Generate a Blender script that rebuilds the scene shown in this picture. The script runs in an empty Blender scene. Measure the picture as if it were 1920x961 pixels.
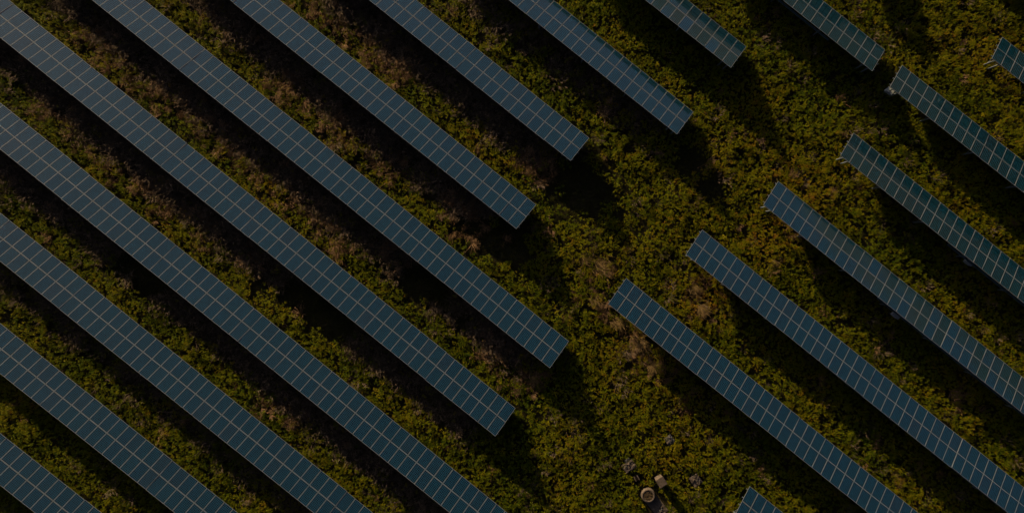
import bpy, bmesh, math, random
import numpy as np
from mathutils import Matrix, Vector

random.seed(7)
rng = np.random.default_rng(11)
SC = bpy.context.scene
C = SC.collection
R = math.radians

# ------------------------------------------------------------------ camera
CAM_H, FOCAL = 85.377, 1762.85          # metres above the field, focal length in pixels of a 1920 wide frame
PITCH, ROLL = -0.00698, 0.00334
cam_d = bpy.data.cameras.new('camera')
cam_d.sensor_width = 36.0
cam_d.lens = 36.0 * FOCAL / 1920.0
cam_d.clip_start = 0.5
cam_d.clip_end = 12000
cam = bpy.data.objects.new('camera', cam_d)
C.objects.link(cam)
CAM_R = Matrix.Rotation(PITCH, 4, 'X') @ Matrix.Rotation(ROLL, 4, 'Y')
cam.matrix_world = Matrix.Translation((0, 0, CAM_H)) @ CAM_R
SC.camera = cam

# ------------------------------------------------------------------ light
SUN_AZ = math.atan2(-0.575, 0.818)       # clockwise from +Y
SUN_EL = R(12.0)
SUN_DIR = Vector((math.sin(SUN_AZ) * math.cos(SUN_EL), math.cos(SUN_AZ) * math.cos(SUN_EL), math.sin(SUN_EL)))
world = bpy.data.worlds.new('World')
SC.world = world
world.use_nodes = True
wn = world.node_tree
bg = wn.nodes['Background']
sky = wn.nodes.new('ShaderNodeTexSky')
sky.sky_type = 'NISHITA'
sky.sun_disc = False
sky.sun_elevation = SUN_EL
sky.sun_rotation = SUN_AZ
sky.altitude = 100
sky.air_density = 0.2
sky.dust_density = 3.0
sky.ozone_density = 1.0
wn.links.new(sky.outputs[0], bg.inputs[0])
bg.inputs[1].default_value = 0.05
sun_d = bpy.data.lights.new('sun', 'SUN')
sun_d.energy = 5.0
sun_d.angle = R(0.6)
sun_d.color = (1.0, 0.75, 0.42)
sun = bpy.data.objects.new('sun', sun_d)
C.objects.link(sun)
sun.rotation_euler = SUN_DIR.to_track_quat('Z', 'Y').to_euler()
SC.view_settings.view_transform = 'Standard'
SC.view_settings.look = 'None'
SC.view_settings.gamma = 1.0
SC.view_settings.use_curve_mapping = False
SC.view_settings.exposure = 0.9
SC.cycles.use_adaptive_sampling = True
SC.cycles.adaptive_threshold = 0.02
SC.cycles.max_bounces = 4
SC.cycles.diffuse_bounces = 1
SC.cycles.glossy_bounces = 3
SC.cycles.transmission_bounces = 3
SC.cycles.transparent_max_bounces = 4


# ------------------------------------------------------------------ helpers
def at(px, py, z=0.0):
    """world point at height z that a pixel of the 1920 x 961 photograph looks at"""
    d = CAM_R.to_3x3() @ Vector(((px - 960) / FOCAL, -(py - 480.5) / FOCAL, -1))
    t = (z - CAM_H) / d.z
    return Vector((d.x * t, d.y * t, z))


def obj(name, me, parent=None, loc=(0, 0, 0), rot=(0, 0, 0)):
    o = bpy.data.objects.new(name, me)
    C.objects.link(o)
    if parent is not None:
        o.parent = parent
    o.location = loc
    o.rotation_euler = rot
    return o


def tag(o, label=None, cat=None, group=None, kind=None):
    if label: o['label'] = label
    if cat: o['category'] = cat
    if group: o['group'] = group
    if kind: o['kind'] = kind
    return o


def mesh(name, verts, faces, mats=(), midx=None, smooth=False):
    me = bpy.data.meshes.new(name)
    me.from_pydata([tuple(v) for v in verts], [], faces)
    for m in mats: me.materials.append(m)
    if midx is not None:
        me.polygons.foreach_set('material_index', midx)
    if smooth:
        me.polygons.foreach_set('use_smooth', [True] * len(me.polygons))
    me.update()
    return me


def box(bm, lo, hi, mat=None):
    r = bmesh.ops.create_cube(bm, size=1.0)
    c = [(a + b) / 2 for a, b in zip(lo, hi)]
    s = [b - a for a, b in zip(lo, hi)]
    M = Matrix.Translation(c) @ Matrix.Diagonal((*s, 1))
    if mat is not None: M = mat @ M
    bmesh.ops.transform(bm, matrix=M, verts=r['verts'])
    return r['verts']


def bar(bm, a, b, w, h=None):
    a, b = Vector(a), Vector(b)
    h = h or w
    d = b - a
    q = d.to_track_quat('Z', 'Y').to_matrix().to_4x4()
    M = Matrix.Translation((a + b) / 2) @ q
    return box(bm, (-w / 2, -h / 2, -d.length / 2), (w / 2, h / 2, d.length / 2), M)


def done(name, bm, *mats, smooth=False):
    me = bpy.data.meshes.new(name)
    bm.to_mesh(me)
    bm.free()
    for m in mats: me.materials.append(m)
    if smooth: me.polygons.foreach_set('use_smooth', [True] * len(me.polygons))
    return me


# ------------------------------------------------------------------ materials
def mat(name):
    m = bpy.data.materials.new(name)
    m.use_nodes = True
    nt = m.node_tree
    return m, nt, nt.nodes['Principled BSDF'], nt.nodes['Material Output']


def N(nt, t, **kw):
    n = nt.nodes.new(t)
    for k, v in kw.items(): setattr(n, k, v)
    return n


def ramp(nt, stops, fac=None):
    n = N(nt, 'ShaderNodeValToRGB')
    e = n.color_ramp.elements
    while len(e) < len(stops): e.new(0.5)
    for k, (p, c) in enumerate(stops):
        e[k].position = p
        e[k].color = (*c, 1)
    if fac is not None: nt.links.new(fac, n.inputs[0])
    return n


def noise(nt, scale, detail=4, rough=.6, coord='Object'):
    tc = N(nt, 'ShaderNodeTexCoord')
    n = N(nt, 'ShaderNodeTexNoise')
    n.inputs['Scale'].default_value = scale
    n.inputs['Detail'].default_value = detail
    n.inputs['Roughness'].default_value = rough
    nt.links.new(tc.outputs[coord], n.inputs['Vector'])
    return n


def mth(nt, op, a, b=None, c=None):
    n = N(nt, 'ShaderNodeMath', operation=op)
    for i, v in enumerate((a, b, c)):
        if v is None: continue
        if isinstance(v, (int, float)): n.inputs[i].default_value = v
        else: nt.links.new(v, n.inputs[i])
    return n.outputs[0]


def mixc(nt, fac, a, b):
    n = N(nt, 'ShaderNodeMix', data_type='RGBA')
    for k, v in ((0, fac), (6, a), (7, b)):
        if isinstance(v, (int, float)): n.inputs[k].default_value = v
        elif isinstance(v, tuple): n.inputs[k].default_value = (*v, 1)
        else: nt.links.new(v, n.inputs[k])
    return n.outputs[2]


def leaf_material(name, stops, trans=.25, rough=.55):
    """leaf colour comes from a per plant tint, the tint of the plant is its species and age"""
    m, nt, p, out = mat(name)
    at_ = N(nt, 'ShaderNodeAttribute', attribute_type='INSTANCER', attribute_name='tint')
    oi = N(nt, 'ShaderNodeNewGeometry')
    bt = N(nt, 'ShaderNodeAttribute', attribute_type='GEOMETRY', attribute_name='bush')
    t = mth(nt, 'ADD', at_.outputs['Fac'], mth(nt, 'MULTIPLY', mth(nt, 'SUBTRACT', oi.outputs['Random Per Island'], .5), .22))
    t = mth(nt, 'ADD', t, bt.outputs['Fac'])
    rp = ramp(nt, stops, t)
    nt.links.new(rp.outputs[0], p.inputs['Base Color'])
    p.inputs['Roughness'].default_value = rough
    p.inputs['Specular IOR Level'].default_value = .08
    tr = N(nt, 'ShaderNodeBsdfTranslucent')
    nt.links.new(rp.outputs[0], tr.inputs[0])
    mx = N(nt, 'ShaderNodeMixShader')
    mx.inputs[0].default_value = trans
    nt.links.new(p.outputs[0], mx.inputs[1])
    nt.links.new(tr.outputs[0], mx.inputs[2])
    nt.links.new(mx.outputs[0], out.inputs[0])
    return m


M_leaf = leaf_material('weed leaves', [(0, (.040, .066, .0006)), (.35, (.104, .118, .0007)), (.62, (.158, .142, .001)),
                                       (.85, (.190, .130, .003)), (1, (.195, .096, .010))], .2)
M_dry = leaf_material('dry stalks', [(0, (.08, .048, .022)), (.5, (.16, .096, .048)), (1, (.23, .142, .078))], .15, .8)
M_straw = leaf_material('pale straw', [(0, (.13, .088, .036)), (.5, (.19, .135, .062)), (1, (.26, .185, .095))], .1, .8)
M_shrub = leaf_material('yellow shrub leaves', [(0, (.15, .125, .001)), (.5, (.19, .155, .002)), (1, (.22, .17, .004))], .25)
M_brush = leaf_material('dead twigs', [(0, (.060, .046, .032)), (1, (.130, .095, .068))], .05, .85)
M_grass = leaf_material('grass blades', [(0, (.022, .030, .004)), (.5, (.045, .048, .006)), (1, (.085, .066, .012))])


def ground_material():
    m, nt, p, out = mat('field soil')
    a = noise(nt, .35, 6, .65)
    b = noise(nt, 6, 5, .7)
    rp = ramp(nt, [(.3, (.018, .018, .006)), (.55, (.030, .026, .009)), (.75, (.05, .037, .016))], a.outputs[0])
    mx = N(nt, 'ShaderNodeMix', data_type='RGBA', blend_type='MULTIPLY')
    mx.inputs[0].default_value = .8
    nt.links.new(rp.outputs[0], mx.inputs[6])
    r2 = ramp(nt, [(.3, (.45, .45, .45)), (.7, (1.2, 1.2, 1.2))], b.outputs[0])
    nt.links.new(r2.outputs[0], mx.inputs[7])
    nt.links.new(mx.outputs[2], p.inputs['Base Color'])
    p.inputs['Roughness'].default_value = .95
    p.inputs['Specular IOR Level'].default_value = .1
    bp = N(nt, 'ShaderNodeBump')
    bp.inputs['Strength'].default_value = .8
    bp.inputs['Distance'].default_value = .15
    nt.links.new(b.outputs[0], bp.inputs['Height'])
    nt.links.new(bp.outputs[0], p.inputs['Normal'])
    return m


def metal_material(name, col, rough=.45, metallic=.6):
    m, nt, p, out = mat(name)
    a = noise(nt, 5, 3, .6)
    rp = ramp(nt, [(.3, tuple(c * .82 for c in col)), (.7, tuple(min(1, c * 1.1) for c in col))], a.outputs[0])
    nt.links.new(rp.outputs[0], p.inputs['Base Color'])
    p.inputs['Roughness'].default_value = rough
    p.inputs['Metallic'].default_value = metallic
    return m


def concrete_material(name, base, dirt):
    m, nt, p, out = mat(name)
    a = noise(nt, 2.6, 8, .72)
    b = noise(nt, 18, 4, .7)
    rp = ramp(nt, [(.35, dirt), (.52, base), (.8, tuple(c * 1.15 for c in base))], a.outputs[0])
    nt.links.new(rp.outputs[0], p.inputs['Base Color'])
    p.inputs['Roughness'].default_value = .92
    bp = N(nt, 'ShaderNodeBump')
    bp.inputs['Strength'].default_value = .7
    bp.inputs['Distance'].default_value = .03
    nt.links.new(b.outputs[0], bp.inputs['Height'])
    nt.links.new(bp.outputs[0], p.inputs['Normal'])
    return m


def cell_material():
    """printed cells under glass: 6 x 10 blue cells with pale gaps and thin collector lines"""
    m, nt, p, out = mat('solar cells under glass')
    uv = N(nt, 'ShaderNodeUVMap')
    sx = N(nt, 'ShaderNodeSeparateXYZ')
    nt.links.new(uv.outputs[0], sx.inputs[0])
    u = mth(nt, 'MULTIPLY', sx.outputs[0], 6.0)
    v = mth(nt, 'MULTIPLY', sx.outputs[1], 10.0)
    fu = mth(nt, 'FRACT', u)
    fv = mth(nt, 'FRACT', v)

    def line(f, w):      # 1 near the cell border
        d = mth(nt, 'ABSOLUTE', mth(nt, 'SUBTRACT', f, .5))
        return mth(nt, 'GREATER_THAN', d, .5 - w)
    gap = mth(nt, 'MAXIMUM', line(fu, .075), line(fv, .062))
    # collector lines along the long side, three to a cell
    bb = mth(nt, 'LESS_THAN', mth(nt, 'ABSOLUTE', mth(nt, 'SUBTRACT', mth(nt, 'FRACT', mth(nt, 'MULTIPLY', fu, 2.0)), .5)), .05)
    oi = N(nt, 'ShaderNodeObjectInfo')
    base = ramp(nt, [(0, (.0001, .0028, .0062)), (.25, (.0001, .0050, .0090)), (.5, (.0001, .0024, .0086)), (.75, (.0001, .0044, .0102)), (.9, (.0012, .0026, .0056)), (1, (.0050, .0034, .0048))], oi.outputs['Random'])
    # cell to cell shade
    wn_ = N(nt, 'ShaderNodeTexWhiteNoise', noise_dimensions='3D')
    cb = N(nt, 'ShaderNodeCombineXYZ')
    nt.links.new(mth(nt, 'FLOOR', u), cb.inputs[0])
    nt.links.new(mth(nt, 'FLOOR', v), cb.inputs[1])
    nt.links.new(oi.outputs['Random'], cb.inputs[2])
    nt.links.new(cb.outputs[0], wn_.inputs[0])
    shade = mth(nt, 'ADD', mth(nt, 'MULTIPLY', wn_.outputs[0], .5), .75)
    sc_ = N(nt, 'ShaderNodeMix', data_type='RGBA', blend_type='MULTIPLY')
    sc_.inputs[0].default_value = 1
    nt.links.new(base.outputs[0], sc_.inputs[6])
    nt.links.new(shade, sc_.inputs[7])
    c1 = mixc(nt, mth(nt, 'MULTIPLY', bb, .6), sc_.outputs[2], (.003, .020, .046))
    c2 = mixc(nt, gap, c1, (.006, .070, .126))
    # pale margin of the backing sheet around the cells
    um = mth(nt, 'ABSOLUTE', mth(nt, 'SUBTRACT', sx.outputs[0], .5))
    vm = mth(nt, 'ABSOLUTE', mth(nt, 'SUBTRACT', sx.outputs[1], .5))
    marg = mth(nt, 'MAXIMUM', mth(nt, 'GREATER_THAN', um, .5), mth(nt, 'GREATER_THAN', vm, .5))
    c3 = mixc(nt, marg, c2, (.10, .10, .105))
    nt.links.new(c3, p.inputs['Base Color'])
    p.inputs['Roughness'].default_value = .14
    p.inputs['IOR'].default_value = 1.5
    p.inputs['Coat Weight'].default_value = 1.0
    p.inputs['Coat Roughness'].default_value = .06
    p.inputs['Coat IOR'].default_value = 2.4
    p.inputs['Specular IOR Level'].default_value = .1
    # dust film, slightly uneven from panel to panel
    a = noise(nt, 1.3, 4, .6)
    rr = mth(nt, 'ADD', mth(nt, 'MULTIPLY', a.outputs[0], .08), .38)
    nt.links.new(rr, p.inputs['Roughness'])
    return m


M_ground = ground_material()
M_cells = cell_material()
M_alu = metal_material('anodised aluminium frame', (.108, .122, .148), .6, .1)
M_steel = metal_material('galvanised steel', (.11, .135, .15), .6, .2)
M_tray = metal_material('cable tray steel', (.12, .22, .25), .6, .1)
M_back = metal_material('white backing sheet', (.55, .55, .55), .7, 0)
M_conc = concrete_material('pale concrete', (.082, .060, .044), (.036, .026, .017))
M_conc_g = concrete_material('grey broken concrete', (.06, .06, .062), (.02, .02, .02))
M_conc_t = concrete_material('tan weathered concrete', (.095, .07, .053), (.035, .026, .018))
M_soil = concrete_material('dry soil and moss', (.085, .052, .022), (.035, .024, .010))
M_box = metal_material('inverter housing', (.24, .26, .26), .5, 0)
M_dark = metal_material('dark plastic', (.03, .03, .035), .6, 0)

# ------------------------------------------------------------------ ground
gv = []
gf = []
xs = [-5000, -1500, -400, -140] + list(np.linspace(-70, 70, 71)) + [140, 400, 1500, 5000]
ys = [-5000, -1500, -400, -120] + list(np.linspace(-44, 44, 45)) + [120, 400, 1500, 5000]


def value_noise(x, y, cell, seed):
    r = np.random.default_rng(seed)
    g = r.random((257, 257))
    X = np.asarray(x) / cell + 128
    Y = np.asarray(y) / cell + 128
    i = np.clip(np.floor(X).astype(int), 0, 255)
    j = np.clip(np.floor(Y).astype(int), 0, 255)
    fx = np.clip(X - i, 0, 1)
    fy = np.clip(Y - j, 0, 1)
    fx = fx * fx * (3 - 2 * fx)
    fy = fy * fy * (3 - 2 * fy)
    return (g[i, j] * (1 - fx) + g[i + 1, j] * fx) * (1 - fy) + (g[i, j + 1] * (1 - fx) + g[i + 1, j + 1] * fx) * fy


def ground_z(x, y):
    return (value_noise(x, y, 5.0, 3) - .5) * .16 + (value_noise(x, y, 1.9, 4) - .5) * .07 - .04


for j, y in enumerate(ys):
    for i, x in enumerate(xs):
        z = float(ground_z(x, y)) if abs(x) < 71 and abs(y) < 45 else -.04
        gv.append((x, y, z))
nx = len(xs)
for j in range(len(ys) - 1):
    for i in range(nx - 1):
        gf.append((j * nx + i, j * nx + i + 1, (j + 1) * nx + i + 1, (j + 1) * nx + i))
tag(obj('ground', mesh('ground', gv, gf, [M_ground], smooth=True)), 'dark soil of the overgrown solar field', None, None, 'structure')

# unseen wooded hills added round the site, inferred from dark panel reflections
def hill_material():
    m, nt, p, out = mat('wooded hillside')
    a = noise(nt, .02, 6, .7)
    rp = ramp(nt, [(.35, (.004, .007, .005)), (.6, (.007, .011, .007)), (.8, (.011, .013, .008))], a.outputs[0])
    nt.links.new(rp.outputs[0], p.inputs['Base Color'])
    p.inputs['Roughness'].default_value = 1
    return m


hv, hf = [], []
HA, HR = 96, (420, 560, 720, 880, 1040, 1250, 1600)
prof = (0, .22, .62, .93, 1.0, .8, .35)
for j, (r_, f_) in enumerate(zip(HR, prof)):
    for i in range(HA):
        a = 2 * math.pi * i / HA
        top = 112 + 26 * math.sin(3 * a + 1.1) + 16 * math.sin(7 * a + .4) + 8 * math.sin(13 * a)
        da = (math.degrees(math.atan2(math.cos(a), math.sin(a))) - 56) / 30      # raised on one side to darken what the right hand tables reflect
        top += 150 * math.exp(-da * da)
        rr_ = r_ * (1 + .06 * math.sin(5 * a + j))
        hv.append((rr_ * math.cos(a), rr_ * math.sin(a), top * f_ + (random.uniform(-6, 6) if j else -.6)))
for j in range(len(HR) - 1):
    for i in range(HA):
        hf.append((j * HA + i, (j + 1) * HA + i, (j + 1) * HA + (i + 1) % HA, j * HA + (i + 1) % HA))
tag(obj('hills', mesh('hills', hv, hf, [hill_material()], smooth=True)), 'unseen wooded hills round the solar field, raised to darken panel reflections', None, None, 'structure')

# ------------------------------------------------------------------ solar tables
TILT = 0.53039                        # about 30 degrees
WIDE = 3.2886                         # slope length of two panels end to end
PW, PL = 0.980, 1.6343                # panel width along the row, length up the slope
FRAME, DEPTH = 0.023, 0.040


def panel_meshes():
    w, l = PW / 2, PL / 2
    iw, il = w - FRAME, l - FRAME
    mw, ml = iw - .012, il - .016      # extent of the printed cells
    # glass with cells: the uv runs 0..1 across the cells and past it on the margin
    gv = [(-iw, -il, -.004), (iw, -il, -.004), (iw, il, -.004), (-iw, il, -.004),
          (-iw, -il, -.012), (iw, -il, -.012), (iw, il, -.012), (-iw, il, -.012)]
    me = mesh('solar_panel', gv, [(0, 1, 2, 3), (7, 6, 5, 4)], [M_cells, M_back], [0, 1])
    uvl = me.uv_layers.new(name='UVMap')
    for lp in me.loops:
        x, y, z = gv[lp.vertex_index]
        uvl.data[lp.index].uv = (x / (2 * mw) + .5, y / (2 * ml) + .5)
    bm = bmesh.new()
    box(bm, (-w, -l, -DEPTH), (-iw, l, 0))
    box(bm, (iw, -l, -DEPTH), (w, l, 0))
    box(bm, (-iw, -l, -DEPTH), (iw, -il, -.0005))
    box(bm, (-iw, il, -DEPTH), (iw, l, -.0005))
    return me, done('panel_frame', bm, M_alu)


ME_PANEL, ME_FRAME = panel_meshes()
CT, ST = math.cos(TILT), math.sin(TILT)
S_REAR = WIDE - .25
S_FRONT = .55


def slope_pt(x, s, zl, off=0.0):
    """point on the table plane at s metres up the slope, off metres below the glass"""
    return Vector((x, -s * CT - off * ST, zl + s * ST - off * CT))


ME_POST = {}


def post_mesh(h):
    key = round(h, 2)
    if key not in ME_POST:
        bm = bmesh.new()          # a C shaped pile: web and two flanges
        box(bm, (-.05, -.004, -.15), (.05, .004, key))
        box(bm, (-.058, -.035, -.15), (-.050, .035, key))
        box(bm, (.050, -.035, -.15), (.058, .035, key))
        box(bm, (-.075, -.05, key - .10), (.075, -.036, key + .02))
        ME_POST[key] = done('post', bm, M_steel)
    return ME_POST[key]


TABLES = {}


def make_table(name, x, y, zl, yaw, k0, k1, label, tray=None, end_at=None):
    root = bpy.data.objects.new('solar_table', None)
    root.empty_display_size = .5
    C.objects.link(root)
    root.location = (x, y, 0)
    root.rotation_euler = (0, 0, R(yaw))
    tag(root, label, 'solar table', 'rows of tilted solar tables')
    rr = random.Random(sum(ord(c) * (i + 3) for i, c in enumerate(name)))
    block = 0.0
    for k in range(k0, k1):
        if (k - k0) % 10 == 0:        # racks of ten panels, each set slightly its own way
            block, lift, slip = rr.uniform(-.6, .6), rr.uniform(-.035, 0), rr.uniform(-.025, .025)
        for row in (0, 1):
            s = PL / 2 + row * (PL + .020)
            c = slope_pt(k + .5 + rr.uniform(-.003, .003), s + slip, zl, lift)
            p = obj('solar_panel', ME_PANEL, root, c,
                    (-TILT + R(block + rr.gauss(0, .3)), R(rr.gauss(0, .35)), 0))
            obj('frame', ME_FRAME, p)
    L0, L1 = k0 - .13, k1 + .13
    for s in (.36, 1.27, 2.02, 2.93):      # rails under the panels, their ends stick out
        bm = bmesh.new()
        a, b = slope_pt(L0, s, zl, DEPTH + .036), slope_pt(L1, s, zl, DEPTH + .036)
        M = Matrix.Translation((a + b) / 2) @ Matrix.Rotation(-TILT, 4, 'X')
        h = (L1 - L0) / 2
        box(bm, (-h, -.030, -.034), (h, .030, -.026), M)
        box(bm, (-h, -.038, -.034), (h, -.030, .034), M)
        box(bm, (-h, .030, -.034), (h, .038, .034), M)
        box(bm, (-h, -.030, .026), (h, .030, .034), M)
        obj('rail', done('rail', bm, M_steel), root)
    ks = []
    if end_at == 'right':
        k = k1 - .95
        while k > k0 + .5: ks.append(k); k -= 4.87
        ks.append(k1 - .40)
    else:
        k = k0 + .95 if end_at == 'left' else k0 + 1.5
        while k < k1 - .5: ks.append(k); k += 3.6 if (k < k0 + 1 and end_at == 'left') else 4.87
        if end_at == 'left': ks.append(k0 + .40)
    for k in ks:
        bm = bmesh.new()
        bar(bm, slope_pt(k, .12, zl, .155), slope_pt(k, WIDE - .12, zl, .155), .05, .085)
        obj('rafter', done('rafter', bm, M_steel), root)
        for s in (S_FRONT, S_REAR):
            b = slope_pt(k, s, zl, .19)
            obj('post', post_mesh(b.z), root, (b.x, b.y, 0))
        bm = bmesh.new()
        f = slope_pt(k + .035, S_REAR, zl, .19)
        bar(bm, (k + .035, f.y, .55), slope_pt(k + .035, S_REAR - 1.35, zl, .20), .035, .05)
        obj('brace', done('brace', bm, M_steel), root)
    if tray:
        bm = bmesh.new()
        yb = -(WIDE - .20) * CT - .06
        box(bm, (tray[0], yb - .07, 1.46), (tray[1], yb + .07, 1.468))
        box(bm, (tray[0], yb - .07, 1.468), (tray[1], yb - .062, 1.53))
        box(bm, (tray[0], yb + .062, 1.468), (tray[1], yb + .07, 1.53))
        tr = obj('cable_tray', done('cable_tray', bm, M_tray), root)
        bm = bmesh.new()
        for i in range(4):
            box(bm, (tray[0] + .05 * i, yb - .045 + .025 * i, 1.4685), (tray[1], yb - .03 + .025 * i, 1.486))
        obj('cable', done('cable', bm, M_dark), tr)
    TABLES[name] = (x, y, zl, R(yaw), k0, k1)
    return root


B = 10      # panels carried on past the frame
T = [
    ('L1', -43.537, -18.801, .784, -38.297, -4 - B, 8 + 6, 'solar table crossing the bottom left corner of the picture', None, None),
    ('L2', -43.418, -8.990, .784, -38.542, -4 - B, 24 + 6, 'solar table second from the bottom left corner', None, None),
    ('L3', -43.240, .782, .774, -38.749, -4 - B, 39 + 6, 'solar table third from the bottom left corner, leaving at the bottom edge', None, None),
    ('L4', -6.336, -19.039, .937, -38.904, -51 - B, 7 + 6, 'longest solar table, fourth from the bottom left corner, leaving at the bottom edge', None, None),
    ('L5', .050, -14.246, .723, -38.814, -58 - B, 0, 'long solar table ending lowest in the picture, beside the bottom weeds', None, 'right'),
    ('L6', 4.851, -8.228, .679, -38.763, -52 - B, 0, 'long solar table ending left of the dry tufts and the middle right table', None, 'right'),
    ('L7', 1.884, 4.046, .763, -38.570, -32 - B, 0, 'solar table whose free end is nearest the centre of the picture', None, 'right'),
    ('L8', 6.648, 10.027, .732, -38.569, -23 - B, 0, 'solar table ending just above the short grass patch right of centre', None, 'right'),
    ('L9', 16.014, 12.354, .814, -38.549, -19 - B, 0, 'greyish solar table from the top middle ending over dark shaded weeds', None, 'right'),
    ('L10', 20.756, 18.215, .808, -38.385, -9 - B, 0, 'short solar table end with three visible legs, second from the right along the top edge', None, 'right'),
    ('L11', 33.200, 17.917, .771, -38.454, -10 - B, 0, 'dark blue solar table ending close to the table with a box at its corner', (-24, -4.6), 'right'),
    ('L12', 39.38, 22.43, .775, -38.45, -12, -6, 'solar table beyond the top edge whose shadow falls into the picture', None, 'right'),
    ('R7', 43.668, 19.047, .776, -38.295, 0, 3 + 9, 'short solar table stub at the upper right edge with two pale legs', None, 'left'),
    ('R6', 34.711, 16.554, .776, -38.155, 0, 15 + 8, 'solar table with a metal box under its upper left corner', None, 'left'),
    ('R5', 30.378, 10.487, .803, -38.639, 0, 21 + 8, 'right hand solar table second below the one with a corner box', (12.6, 29), 'left'),
    ('R4', 23.610, 6.173, .873, -38.753, 0, 29 + 8, 'right hand solar table with an inverter and cable tray showing behind its middle', (13.3, 37), 'left'),
    ('R3', 16.818, 1.833, .852, -38.716, 0, 37 + 8, 'long right hand solar table starting right of centre under the dry clumps', (16, 45), 'left'),
    ('R2', 9.961, -2.515, .954, -38.733, 0, 34 + 8, 'right hand solar table starting nearest the centre beside the dry tufts', None, 'left'),
    ('R1', 21.114, -21.239, .797, -38.550, 0, 4 + 9, 'solar table corner poking in at the bottom edge right of the concrete post', None, 'left'),
    ('R8', 40.1, 31.6, .776, -38.45, 0, 14, 'solar table beyond the top right corner whose shadow darkens that corner', None, 'left'),
]
for t in T: make_table(*t)

# ------------------------------------------------------------------ inverters under the right hand tables
YAW = R(-38.6)


def make_inverter(px, py, z, label):
    p = at(px, py, z)
    root = bpy.data.objects.new('inverter_box', None)
    C.objects.link(root)
    root.location = (p.x, p.y, z - .62)
    root.rotation_euler = (0, 0, YAW)
    tag(root, label, 'inverter', 'inverter boxes under the tables')
    bm = bmesh.new()
    v = box(bm, (-.31, -.15, 0), (.31, .13, .60))
    bmesh.ops.bevel(bm, geom=bm.edges[:], offset=.02, segments=1, affect='EDGES')
    obj('housing', done('housing', bm, M_box), root)
    bm = bmesh.new()
    for i in range(9): box(bm, (-.26 + i * .062, .131, .08), (-.24 + i * .062, .19, .52))
    obj('heat_sink', done('heat_sink', bm, M_steel), root)
    bm = bmesh.new()
    box(bm, (-.36, -.21, .615), (.36, .21, .625))
    box(bm, (-.36, -.21, .575), (.36, -.20, .615))
    obj('rain_hood', done('rain_hood', bm, M_box), root)
    bm = bmesh.new()
    bar(bm, (-.2, -.02, 0), (-.2, -.02, .625 - z), .03)
    bar(bm, (.2, -.02, 0), (.2, -.02, .625 - z), .03)
    obj('conduit', done('conduit', bm, M_steel), root)
    bm = bmesh.new()
    box(bm, (-.12, -.155, .33), (.12, -.1515, .45))
    obj('display', done('display', bm, M_dark), root)


make_inverter(1681, 591, 1.35, 'pale inverter box behind the edge of the table above the bottom right')
make_inverter(1818, 491.5, 1.35, 'pale inverter box behind the table near the right edge')
make_inverter(1669, 170, 1.45, 'metal box under the upper left corner of a table near the top right')


# ------------------------------------------------------------------ concrete things among the weeds
def rough_block(bm, w, d, h, jit, seed, cuts=3):
    r = random.Random(seed)
    vs = box(bm, (-w / 2, -d / 2, -.1), (w / 2, d / 2, h))
    bmesh.ops.subdivide_edges(bm, edges=bm.edges[:], cuts=cuts, use_grid_fill=True)
    for v in bm.verts:
        v.co += Vector((r.uniform(-jit, jit), r.uniform(-jit, jit), r.uniform(-jit, jit) * (1.4 if v.co.z > h * .7 else .3)))
        e = max(abs(v.co.x) / (w / 2), abs(v.co.y) / (d / 2))
        if v.co.z > h * .8 and e > .85: v.co.z -= r.uniform(0, jit * 2)


SPOTS = []


def concrete_block(px, py, w, d, h, rot, m, label, seed, ledge=None):
    p = at(px, py, h)
    root = bpy.data.objects.new('concrete_block', None)
    C.objects.link(root)
    root.location = (p.x, p.y, 0)
    root.rotation_euler = (0, 0, R(rot))
    tag(root, label, 'concrete block', 'concrete blocks among the weeds')
    bm = bmesh.new()
    rough_block(bm, w, d, h, .022, seed, 5)
    obj('block', done('block', bm, m), root)
    r = random.Random(seed + 50)
    for i in range(5):
        bm = bmesh.new()
        s = r.uniform(.07, .15)
        bmesh.ops.create_icosphere(bm, subdivisions=1, radius=s)
        for v in bm.verts: v.co *= r.uniform(.7, 1.2)
        bmesh.ops.scale(bm, vec=(1, 1, .55), verts=bm.verts)
        obj('rubble', done('rubble', bm, M_conc_g if i % 2 else M_conc_t), root,
            (r.uniform(-w * .36, w * .36), r.uniform(-d * .36, d * .36), h + .02))
    if ledge:
        bm = bmesh.new()
        rough_block(bm, *ledge[:3], .015, seed + 9, 2)
        obj('footing', done('footing', bm, M_conc_g), root, ledge[3])
    SPOTS.append((p.x, p.y, max(w, d) * .52))


concrete_block(1180, 874, 1.12, .80, .40, 33, M_conc_t, 'tan mottled concrete block left of the well ring', 1, (.55, .28, .3, (.16, .52, 0)))
concrete_block(1256, 825, .72, .80, .38, 35, M_conc_g, 'dark grey broken concrete block highest up in the weeds', 2)
concrete_block(1305, 900, .86, .92, .40, 35, M_conc_t, 'rubble topped concrete block right of the pale square post', 3)

# small broken channel piece
p = at(1194, 895, .2)
root = bpy.data.objects.new('concrete_channel', None)
C.objects.link(root)
root.location = (p.x, p.y, 0)
root.rotation_euler = (R(6), 0, R(-62))
tag(root, 'small broken two-sided concrete channel piece beside the tan block', 'concrete channel')
for y0 in (-.20, .13):
    bm = bmesh.new()
    rough_block(bm, .46, .075, .34, .012, int(90 + y0 * 100), 2)
    obj('side_wall', done('side_wall', bm, M_conc_t), root, (0, y0 + .035, 0))
bm = bmesh.new()
rough_block(bm, .44, .25, .12, .01, 93, 2)
obj('channel_floor', done('channel_floor', bm, M_soil), root)
SPOTS.append((p.x, p.y, .35))

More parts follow.
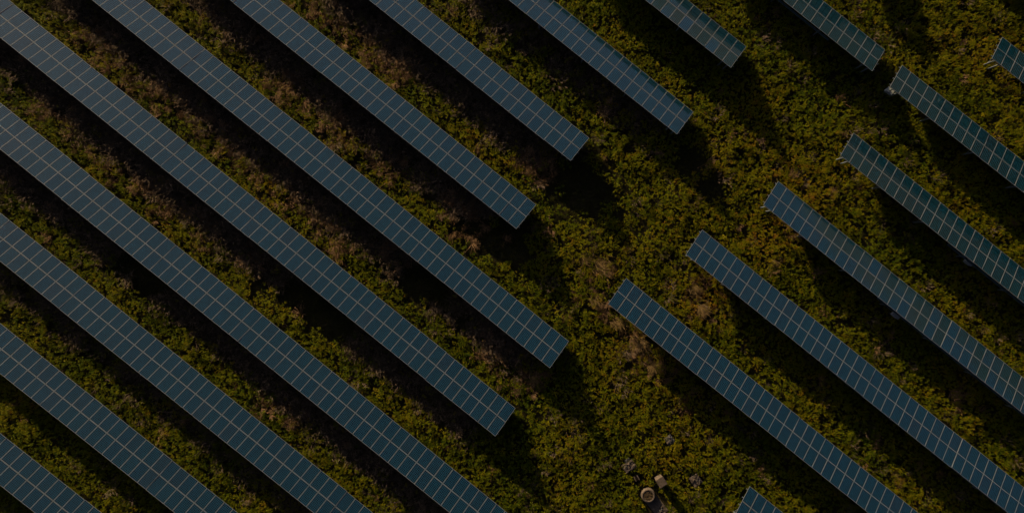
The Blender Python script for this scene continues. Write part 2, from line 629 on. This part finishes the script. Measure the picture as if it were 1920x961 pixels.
# pale square post
PH = 1.45
p = at(1240.5, 903.5, PH)
root = bpy.data.objects.new('concrete_post', None)
C.objects.link(root)
root.location = (p.x, p.y, 0)
root.rotation_euler = (0, 0, R(33))
tag(root, 'pale square concrete post with long shadow beside the well ring', 'concrete post')
bm = bmesh.new()
box(bm, (-.34, -.34, -.2), (.34, .34, PH - .12))
bmesh.ops.bevel(bm, geom=bm.edges[:], offset=.02, segments=2, affect='EDGES')
obj('shaft', done('shaft', bm, M_conc), root)
bm = bmesh.new()
vs = box(bm, (-.39, -.41, PH - .12), (.39, .41, PH))
bmesh.ops.bevel(bm, geom=bm.edges[:], offset=.025, segments=2, affect='EDGES')
obj('cap', done('cap', bm, M_conc), root)
SPOTS.append((p.x, p.y, .55))

# well ring with the slab beside it
WH = .56
p = at(1216, 929, WH)
root = bpy.data.objects.new('well_ring', None)
C.objects.link(root)
root.location = (p.x, p.y, 0)
tag(root, 'round concrete well ring filled with soil beside a slab', 'well ring')
bm = bmesh.new()
seg = 40
prof = [(.40, WH - .09), (.43, WH - .01), (.60, WH), (.63, WH - .04), (.64, .3), (.66, -.2)]
rows = []
rr = random.Random(5)
for r_, z_ in prof:
    rows.append([bm.verts.new(((r_ + rr.uniform(-.008, .008)) * math.cos(2 * math.pi * i / seg),
                               (r_ + rr.uniform(-.008, .008)) * math.sin(2 * math.pi * i / seg),
                               z_ + rr.uniform(-.006, .006))) for i in range(seg)])
for a, b in zip(rows, rows[1:]):
    for i in range(seg):
        bm.faces.new((a[i], b[i], b[(i + 1) % seg], a[(i + 1) % seg]))
bm.normal_update()
bmesh.ops.recalc_face_normals(bm, faces=bm.faces[:])
obj('ring_wall', done('ring_wall', bm, M_conc, smooth=True), root)
bm = bmesh.new()
bmesh.ops.create_circle(bm, cap_ends=True, cap_tris=True, segments=28, radius=.43)
bmesh.ops.subdivide_edges(bm, edges=bm.edges[:], cuts=3, use_grid_fill=True)
for v in bm.verts: v.co.z = WH - .035 + rr.uniform(-.03, .04)
obj('soil_fill', done('soil_fill', bm, M_soil, smooth=True), root)
SPOTS.append((p.x, p.y, .85))
q = at(1231, 947, .3)
d = Vector((q.x - p.x, q.y - p.y, 0))
root = bpy.data.objects.new('concrete_slab', None)
C.objects.link(root)
root.location = (q.x, q.y, 0)
root.rotation_euler = (0, 0, math.atan2(d.y, d.x))
tag(root, 'rectangular concrete slab half in the shadow of the well ring', 'concrete slab')
bm = bmesh.new()
rough_block(bm, 2.0, 1.14, .30, .014, 21, 7)
obj('slab', done('slab', bm, M_conc), root)
r = random.Random(77)
for i in range(7):
    bm = bmesh.new()
    bmesh.ops.create_icosphere(bm, subdivisions=1, radius=r.uniform(.05, .12))
    for v in bm.verts: v.co *= r.uniform(.7, 1.2)
    bmesh.ops.scale(bm, vec=(1, 1, .5), verts=bm.verts)
    obj('rubble', done('rubble', bm, M_conc_g if i % 2 else M_conc_t), root, (r.uniform(.35, .85), r.uniform(-.4, .4), .32))
SPOTS.append((q.x, q.y, .95))


# ------------------------------------------------------------------ plants
def to_px(x, y, z=0.3):
    Rm = np.array(CAM_R.to_3x3())
    P = np.stack([x, y, np.full_like(x, z - CAM_H)])
    Q = Rm.T @ P
    return 960 + FOCAL * Q[0] / -Q[2], 480.5 - FOCAL * Q[1] / -Q[2]


class LeafMesh:
    def __init__(s): s.v = []; s.f = []

    def leaf(s, base, d, length, width, up=Vector((0, 0, 1))):
        d = d.normalized()
        side = d.cross(up)
        if side.length < 1e-3: side = Vector((1, 0, 0))
        side.normalize()
        n = len(s.v)
        mid = base + d * length * .5
        s.v += [base, mid + side * width * .5, base + d * length - Vector((0, 0, length * .12)), mid - side * width * .5]
        s.f.append((n, n + 1, n + 2, n + 3))

    def blade(s, base, d, length, width, droop=.15):
        d = d.normalized()
        side = d.cross(Vector((0, 0, 1)))
        if side.length < 1e-3: side = Vector((1, 0, 0))
        side.normalize()
        n = len(s.v)
        m_ = base + d * length * .55
        t = base + d * length - Vector((0, 0, length * droop))
        s.v += [base - side * width * .5, base + side * width * .5, m_ + side * width * .45, m_ - side * width * .45, t]
        s.f += [(n, n + 1, n + 2, n + 3), (n + 3, n + 2, n + 4)]


def weed_shape(seed):
    """a patch of leafy weeds about a metre and a half across: bushes of upright leafy shoots"""
    r = random.Random(seed)
    L = LeafMesh()
    L.bush = []
    for j in range(13):
        ba, bq = r.uniform(0, 6.283), .72 * math.sqrt(r.random())
        bx, by = bq * math.cos(ba), bq * math.sin(ba)
        bh = r.uniform(.5, 1.5) * (1.1 - .3 * bq)
        tint = r.gauss(0, .17)
        n0 = len(L.f)
        for i in range(r.randint(3, 5)):
            a, q = r.uniform(0, 6.283), r.uniform(.01, .13)
            b = Vector((bx + q * math.cos(a), by + q * math.sin(a), 0))
            h = r.uniform(.34, .46) * (1.15 - q) * bh
            lean = Vector((r.gauss(0, .14) + .6 * math.cos(a) * q, r.gauss(0, .14) + .6 * math.sin(a) * q, 1))
            nl = r.randint(8, 10)
            for k in range(nl):
                t = .4 + .6 * k / (nl - 1)
                pt_ = b + lean * h * t
                aa = k * 2.4 + r.uniform(-.4, .4)
                el = r.uniform(.05, 1.0)
                ln = r.uniform(.075, .125) * (1.15 - .35 * t)
                L.leaf(pt_, Vector((math.cos(aa) * math.cos(el), math.sin(aa) * math.cos(el), math.sin(el))), ln, ln * r.uniform(.5, .68))
        L.bush += [tint] * (len(L.f) - n0)
    return L


def small_weed(seed):
    r = random.Random(seed)
    L = LeafMesh()
    for i in range(5):
        a, q = r.uniform(0, 6.283), r.uniform(.02, .14)
        b = Vector((q * math.cos(a), q * math.sin(a), 0))
        h = r.uniform(.22, .46)
        for k in range(7):
            t = .3 + .7 * k / 6
            aa, el = k * 2.4 + r.uniform(-.4, .4), r.uniform(.05, .9)
            ln = r.uniform(.10, .16) * (1.15 - .4 * t)
            L.leaf(b + Vector((.3 * q * math.cos(a), .3 * q * math.sin(a), 1)) * h * t,
                   Vector((math.cos(aa) * math.cos(el), math.sin(aa) * math.cos(el), math.sin(el))), ln, ln * .55)
    return L


def brush_shape(seed):
    """leafless twiggy brush, an open fan of thin forking stalks"""
    r = random.Random(seed)
    L = LeafMesh()
    for i in range(16):
        a, el = r.uniform(0, 6.283), r.uniform(.6, 1.45)
        q = r.uniform(0, .25)
        b = Vector((q * math.cos(a), q * math.sin(a), 0))
        d = Vector((math.cos(a) * math.cos(el), math.sin(a) * math.cos(el), math.sin(el)))
        ln = r.uniform(.55, .95)
        L.blade(b, d, ln, r.uniform(.014, .024), .05)
        for k in range(5):
            a2 = a + r.gauss(0, .9)
            e2 = r.uniform(.1, 1.1)
            L.blade(b + d * ln * r.uniform(.35, .9), Vector((math.cos(a2) * math.cos(e2), math.sin(a2) * math.cos(e2), math.sin(e2))),
                    r.uniform(.14, .34), r.uniform(.010, .018), .1)
    return L


def dry_shape(seed):
    r = random.Random(seed)
    L = LeafMesh()
    main = r.uniform(0, 6.283)
    for i in range(r.randint(26, 36)):
        a = r.gauss(main, .9)
        el = r.uniform(.25, 1.25)
        q = r.uniform(0, .16)
        b = Vector((q * math.cos(a + 1), q * math.sin(a + 1), 0))
        d = Vector((math.cos(a) * math.cos(el), math.sin(a) * math.cos(el), math.sin(el)))
        ln = r.uniform(.4, .85)
        L.blade(b, d, ln, r.uniform(.016, .03), .2)
        for k in range(3):        # seed heads and withered leaves
            pt_ = b + d * ln * r.uniform(.5, .95) + Vector((r.gauss(0, .03), r.gauss(0, .03), r.gauss(0, .02)))
            L.leaf(pt_, Vector((r.gauss(0, 1), r.gauss(0, 1), r.gauss(0, .4))), r.uniform(.05, .10), r.uniform(.025, .05))
    return L


def grass_shape(seed):
    r = random.Random(seed)
    L = LeafMesh()
    for i in range(30):
        a, el, q = r.uniform(0, 6.283), r.uniform(.5, 1.4), r.uniform(0, .2)
        th = r.uniform(0, 6.283)
        b = Vector((q * math.cos(th), q * math.sin(th), 0))
        L.blade(b, Vector((math.cos(a) * math.cos(el), math.sin(a) * math.cos(el), math.sin(el))), r.uniform(.12, .26), r.uniform(.012, .02), .25)
    return L


def shapes(name, fn, n, material, seed):
    col = bpy.data.collections.new(name)
    for i in range(n):
        L = fn(seed + i)
        me = mesh(name, L.v, L.f, [material])
        if hasattr(L, 'bush'):
            me.attributes.new('bush', 'FLOAT', 'FACE').data.foreach_set('value', L.bush)
        col.objects.link(bpy.data.objects.new('%s_%02d' % (name, i), me))
    return col


def scatter(name, col, n_shapes, x, y, z, scl, tint, label, cat, tilt=.12):
    n = len(x)
    me = bpy.data.meshes.new(name)
    me.vertices.add(n)
    me.vertices.foreach_set('co', np.stack([x, y, z], 1).astype(np.float32).ravel())
    rot = np.stack([rng.normal(0, tilt, n), rng.normal(0, tilt, n), rng.uniform(0, 6.283, n)], 1).astype(np.float32)
    for nm, tp, key, dat in (('rot', 'FLOAT_VECTOR', 'vector', rot.ravel()), ('scl', 'FLOAT_VECTOR', 'vector', (np.stack([scl, scl, scl], 1) if scl.ndim == 1 else scl).astype(np.float32).ravel()),
                             ('tint', 'FLOAT', 'value', tint.astype(np.float32)),
                             ('shape', 'INT', 'value', rng.integers(0, n_shapes, n).astype(np.int32))):
        me.attributes.new(nm, tp, 'POINT').data.foreach_set(key, dat)
    o = obj(name, me)
    ng = bpy.data.node_groups.new(name, 'GeometryNodeTree')
    ng.interface.new_socket('Geometry', in_out='INPUT', socket_type='NodeSocketGeometry')
    ng.interface.new_socket('Geometry', in_out='OUTPUT', socket_type='NodeSocketGeometry')
    gi, go = ng.nodes.new('NodeGroupInput'), ng.nodes.new('NodeGroupOutput')
    ip = ng.nodes.new('GeometryNodeInstanceOnPoints')
    ci = ng.nodes.new('GeometryNodeCollectionInfo')
    ci.inputs['Collection'].default_value = col
    ci.inputs['Separate Children'].default_value = True
    ci.inputs['Reset Children'].default_value = True
    ip.inputs['Pick Instance'].default_value = True

    def attr(nm, tp):
        a = ng.nodes.new('GeometryNodeInputNamedAttribute')
        a.data_type = tp
        a.inputs['Name'].default_value = nm
        return a.outputs['Attribute']
    lk = ng.links.new
    lk(gi.outputs[0], ip.inputs['Points'])
    lk(ci.outputs[0], ip.inputs['Instance'])
    lk(attr('shape', 'INT'), ip.inputs['Instance Index'])
    lk(attr('rot', 'FLOAT_VECTOR'), ip.inputs['Rotation'])
    lk(attr('scl', 'FLOAT_VECTOR'), ip.inputs['Scale'])
    lk(ip.outputs[0], go.inputs[0])
    md = o.modifiers.new('plants', 'NODES')
    md.node_group = ng
    tag(o, label, cat, None, 'stuff')
    return o


def clearance(x, y):
    """height free below the tables (large where there is none)"""
    c = np.full_like(x, 9.0)
    for (tx, ty, zl, yaw, k0, k1) in TABLES.values():
        dx, dy = x - tx, y - ty
        u = dx * math.cos(yaw) + dy * math.sin(yaw)
        v = -(-dx * math.sin(yaw) + dy * math.cos(yaw))     # metres from the low edge towards the high edge
        inside = (u > k0 - .3) & (u < k1 + .3) & (v > -.45) & (v < WIDE * CT + .4)
        c = np.where(inside, np.minimum(c, zl + np.clip(v - .25, -.25, 3) * math.tan(TILT) - .12), c)
    return c


def jitter_grid(step, x0=-54, x1=54, y0=-30, y1=31):
    gx, gy = np.meshgrid(np.arange(x0, x1, step), np.arange(y0, y1, step))
    gx = gx.ravel() + rng.uniform(-.5, .5, gx.size) * step
    gy = gy.ravel() + rng.uniform(-.5, .5, gy.size) * step
    return gx, gy


def blobs(x, y, lst):
    px, py = to_px(x, y)
    f = np.zeros_like(x)
    for b in lst:
        cx, cy, r_ = b[:3]
        f = np.maximum(f, np.exp(-((px - cx) ** 2 + (py - cy) ** 2) / (r_ * r_)))
    return f


DRY = [(60, 110, 26), (85, 205, 26), (135, 235, 24), (200, 310, 26), (280, 350, 28), (320, 395, 26), (385, 440, 24), (480, 490, 20),
       (165, 70, 24), (210, 120, 26), (245, 165, 26), (300, 175, 22), (340, 195, 26), (375, 235, 26), (430, 280, 28), (470, 310, 24),
       (510, 350, 28), (545, 370, 26), (590, 410, 26), (620, 440, 26), (640, 475, 24), (720, 465, 20), (390, 20, 22), (440, 60, 22),
       (540, 165, 26), (570, 200, 28), (630, 235, 28), (660, 265, 28), (700, 300, 30), (740, 320, 26), (860, 400, 26), (880, 415, 24),
       (590, 15, 24), (640, 55, 26), (690, 85, 30), (720, 100, 32), (750, 130, 24), (1000, 300, 22), (1020, 325, 20), (1135, 205, 20),
       (1425, 45, 20), (1100, 490, 22), (1130, 505, 30), (1125, 570, 32), (1165, 610, 30), (1200, 640, 34), (1225, 680, 28), (1250, 700, 24),
       (1290, 755, 18), (1310, 560, 30), (1325, 580, 28), (1300, 545, 26), (1660, 620, 18), (1830, 700, 20), (1800, 740, 20), (1850, 765, 18),
       (1000, 712, 26), (915, 670, 22), (930, 680, 20), (560, 780, 22), (500, 760, 18), (290, 830, 14), (1455, 490, 12), (1563, 362, 12),
       (1650, 840, 16), (1690, 890, 16), (1780, 735, 14), (1490, 440, 14), (720, 480, 22), (760, 490, 18), (1390, 560, 18), (1430, 640, 14)]
SHORT = [(1080, 350, 62), (1050, 335, 40), (1100, 370, 40), (945, 445, 45), (900, 440, 40), (290, 515, 40), (250, 490, 30), (600, 580, 38),
         (560, 555, 34), (640, 610, 30), (780, 520, 34), (820, 545, 30), (1340, 350, 22), (1290, 300, 26)]
GOLD = [(1290, 350, 90), (1180, 290, 60), (1380, 180, 60), (1310, 560, 60), (1200, 640, 60), (1250, 870, 90), (1150, 480, 70), (1500, 330, 70),
        (1440, 430, 50), (1830, 100, 60), (1890, 150, 40), (1600, 300, 50)]



def behind(x, y):
    """1 on the strip behind the high edge of a left hand table, where brush has dried out"""
    f = np.zeros_like(x)
    for nm, (tx, ty, zl, yaw, k0, k1) in TABLES.items():
        if nm not in ('L3', 'L4', 'L5', 'L6', 'L7', 'L8', 'L9'): continue
        dx, dy = x - tx, y - ty
        u = dx * math.cos(yaw) + dy * math.sin(yaw)
        v = -(-dx * math.sin(yaw) + dy * math.cos(yaw)) - WIDE * CT
        g = np.clip((v + 2.2) / .4, 0, 1) * np.clip((3.0 - v) / .8, 0, 1) * np.clip((k1 - .5 - u) / 2.5, 0, 1)
        f = np.maximum(f, g * (.5 if nm in ('L3', 'L9') else 1))
    return f



def near_spots(x, y, grow=0.0):
    m = np.zeros(len(x), bool)
    for sx, sy, sr in SPOTS: m |= (x - sx) ** 2 + (y - sy) ** 2 < (sr + grow) ** 2
    return m


# leafy weeds
x, y = jitter_grid(.60)
big = value_noise(x, y, 3.2, 21)
mid = value_noise(x, y, 1.3, 22)
dry = blobs(x, y, DRY)
short = blobs(x, y, SHORT)
gold = blobs(x, y, GOLD)
brush = behind(x, y)
dens = np.clip(1.0 + .5 * (mid - .5), 0, 1) * (1 - .45 * dry) * (1 - .93 * brush) * (1 - .97 * np.clip(short * 1.8, 0, 1))
keep = (rng.random(len(x)) < dens) & ~near_spots(x, y, .22)
x, y, big, mid, dry, gold = x[keep], y[keep], big[keep], mid[keep], dry[keep], gold[keep]
clr = np.min([clearance(x + a_, y + b_) for a_, b_ in ((0, 0), (.45, .3), (-.45, -.3), (.3, -.45), (-.3, .45))], 0)
sxy = rng.uniform(.58, .86, len(x))
sz = (.56 + .68 * mid + .45 * (big - .5)) * rng.uniform(.85, 1.2, len(x))
sz = np.minimum(sz, np.clip(clr, .1, 9) / .66)
tint = .20 + .40 * value_noise(x, y, 4.5, 31) + .06 * rng.normal(0, 1, len(x)) + .22 * gold + .10 * dry
col = shapes('weed', weed_shape, 12, M_leaf, 100)
scatter('leafy_weeds', col, 12, x, y, ground_z(x, y), np.stack([sxy, sxy, sz], 1), np.clip(tint, 0, 1),
        'dense olive and golden leafy weeds covering the whole field', 'weeds', .06)
n_weeds = len(x)

# single weeds that fill in round the concrete and between the patches
x, y = jitter_grid(1.1)
keep = ~near_spots(x, y, .30) & (blobs(x, y, SHORT) < .3)
for sx_, sy_, sr_ in SPOTS:
    t_ = np.linspace(0, 6.283, 15)[:-1] + rng.uniform(0, .3)
    x = np.append(x, sx_ + (sr_ + .28) * np.cos(t_)); y = np.append(y, sy_ + (sr_ + .28) * np.sin(t_)); keep = np.append(keep, ~near_spots(x[-14:], y[-14:], .18))
x, y = x[keep], y[keep]
col = shapes('small_weed', lambda sd: small_weed(sd), 6, M_leaf, 700)
sc_ = np.minimum(rng.uniform(.6, 1.3, len(x)), np.clip(clearance(x, y), .1, 9) / .6)
scatter('small_weeds', col, 6, x, y, ground_z(x, y), sc_, np.clip(.45 + .2 * rng.normal(0, 1, len(x)), 0, 1),
        'small single leafy weeds filling the gaps and edging the concrete', 'weeds')

# dry stalks in tufts
x, y = jitter_grid(.42)
dry = blobs(x, y, DRY)
keep = (rng.random(len(x)) < np.clip(dry * np.where(x > 5, .30, .65) + .006, 0, 1)) & ~near_spots(x, y)
x, y = x[keep], y[keep]
scl = rng.uniform(.7, 1.6, len(x))
scl = np.minimum(scl, np.clip(clearance(x, y), .1, 9) / .95)
ok = scl > .25
x, y, scl = x[ok], y[ok], scl[ok]
col = shapes('dry_stalk', dry_shape, 8, M_dry, 300)
scatter('dry_weeds', col, 8, x, y, ground_z(x, y), scl, rng.uniform(0, 1, len(x)), 'withered reddish brown weed stalks in patches between the rows', 'dry weeds')

# leafless brush behind the left hand tables
x, y = jitter_grid(.46)
brush = np.maximum(behind(x, y), .03)
keep = (rng.random(len(x)) < brush * .95) & ~near_spots(x, y, .3) & (blobs(x, y, SHORT) < .35)
x, y = x[keep], y[keep]
scl = rng.uniform(.75, 1.35, len(x)) * (.8 + .5 * value_noise(x, y, 2.0, 55))
scl = np.minimum(scl, np.clip(clearance(x, y), .1, 9) / 1.05)
ok = scl > .3
x, y, scl = x[ok], y[ok], scl[ok]
col = shapes('brush_twig', brush_shape, 7, M_brush, 900)
scatter('dry_brush', col, 7, x, y, ground_z(x, y), scl, rng.uniform(0, 1, len(x)), 'leafless grey brown brush in the shade behind the left hand tables', 'brush')

# big single tufts of straw
def straw_tuft(px, py, size, spread, label, seed):
    r = random.Random(seed)
    p = at(px, py, .3)
    root = bpy.data.objects.new('dry_tuft', None)
    C.objects.link(root)
    root.location = (p.x, p.y, float(ground_z(p.x, p.y)))
    tag(root, label, 'dry tuft', 'tufts of dry straw')
    base_a = math.atan2(-.62, .78)
    for part, n, w0, hgt in (('stalks', 130, .020, (.25, .95)), ('seed_heads', 45, 0, None)):
        L = LeafMesh()
        for i in range(n):
            a = r.gauss(base_a, spread)
            el = r.uniform(.15, .9)
            b = Vector((r.gauss(-.2, .28) * size, r.gauss(.16, .28) * size, r.uniform(.1, .35)))
            d = Vector((math.cos(a) * math.cos(el), math.sin(a) * math.cos(el), math.sin(el)))
            ln = r.uniform(.4, 1.05) * size
            if part == 'stalks': L.blade(b, d, ln, r.uniform(.018, .034), .22)
            else: L.leaf(b + d * ln * r.uniform(.2, .9), d + Vector((r.gauss(0, .3), r.gauss(0, .3), r.gauss(0, .2))), r.uniform(.08, .17), r.uniform(.03, .055))
        obj(part, mesh(part, L.v, L.f, [M_straw]), root)


straw_tuft(1128, 500, 1.35, .45, 'largest fan of pale dry straw, just above the table start right of centre', 1)
straw_tuft(1100, 487, .85, .6, 'thin dry straw tuft left of the largest straw fan', 2)
straw_tuft(1118, 566, 1.0, .5, 'dry straw tuft left of the upper corner of the table right of centre', 3)
straw_tuft(1160, 606, .95, .6, 'dry straw tuft just under the left end of the table right of centre', 4)
straw_tuft(1200, 648, 1.25, .55, 'wide dry straw tuft below the table right of centre, beside its shadow', 5)
straw_tuft(1226, 690, .95, .5, 'lowest of the dry straw tufts along the table right of centre', 6)
straw_tuft(1304, 545, .85, .7, 'small rusty dry tuft under the start of the long right hand table', 7)
straw_tuft(1318, 582, 1.05, .6, 'rusty dry tuft between the two tables right of centre', 8)
straw_tuft(1004, 712, .95, .7, 'dry tuft in the shade beyond the end of a long left hand table', 9)
straw_tuft(1453, 494, .6, .5, 'small lone straw tuft between two right hand tables', 10)
straw_tuft(1563, 361, .6, .6, 'small lone straw tuft left of the table with two end legs', 11)


# bright yellow green shrubs
def shrub(px, py, size, label, seed):
    r = random.Random(seed)
    p = at(px, py, .4)
    root = bpy.data.objects.new('shrub', None)
    C.objects.link(root)
    root.location = (p.x, p.y, float(ground_z(p.x, p.y)))
    tag(root, label, 'shrub', 'bright shrubs among the weeds')
    L, S_ = LeafMesh(), LeafMesh()
    for i in range(26):
        a, q = r.uniform(0, 6.283), .42 * math.sqrt(r.random()) * size
        tip = Vector((q * math.cos(a), q * math.sin(a), (.75 - .55 * (q / size) ** 1.4) * size + r.uniform(-.06, .06)))
        S_.blade(Vector((0, 0, 0)), tip, tip.length, .02, 0)
        for k in range(11):
            aa, el = k * 2.4 + r.uniform(-.4, .4), r.uniform(0, 1.0)
            ln = r.uniform(.08, .14)
            L.leaf(tip + Vector((r.gauss(0, .05), r.gauss(0, .05), r.gauss(0, .05))),
                   Vector((math.cos(aa) * math.cos(el), math.sin(aa) * math.cos(el), math.sin(el))), ln, ln * .6)
    obj('foliage', mesh('foliage', L.v, L.f, [M_shrub]), root)
    obj('stems', mesh('stems', S_.v, S_.f, [M_brush]), root)


shrub(1265, 838, 1.05, 'bright yellow green shrub beside the dark grey concrete block', 31)
shrub(1368, 948, 1.0, 'bright yellow green shrub left of the table corner at the bottom edge', 32)

# short grass under everything
x, y = jitter_grid(.42)
short = blobs(x, y, SHORT)
keep = (rng.random(len(x)) < np.clip(.22 + short, 0, 1)) & ~near_spots(x, y)
x, y, short = x[keep], y[keep], short[keep]
col = shapes('grass_tuft', grass_shape, 6, M_grass, 500)
scatter('short_grass', col, 6, x, y, ground_z(x, y), rng.uniform(.8, 1.5, len(x)), np.clip(.35 + .5 * value_noise(x, y, 2.5, 41) - .1 + rng.normal(0, .1, len(x)), 0, 1),
        'short grass between the weeds, bare in a few shaded patches', 'grass')
print('PLANTS', n_weeds)
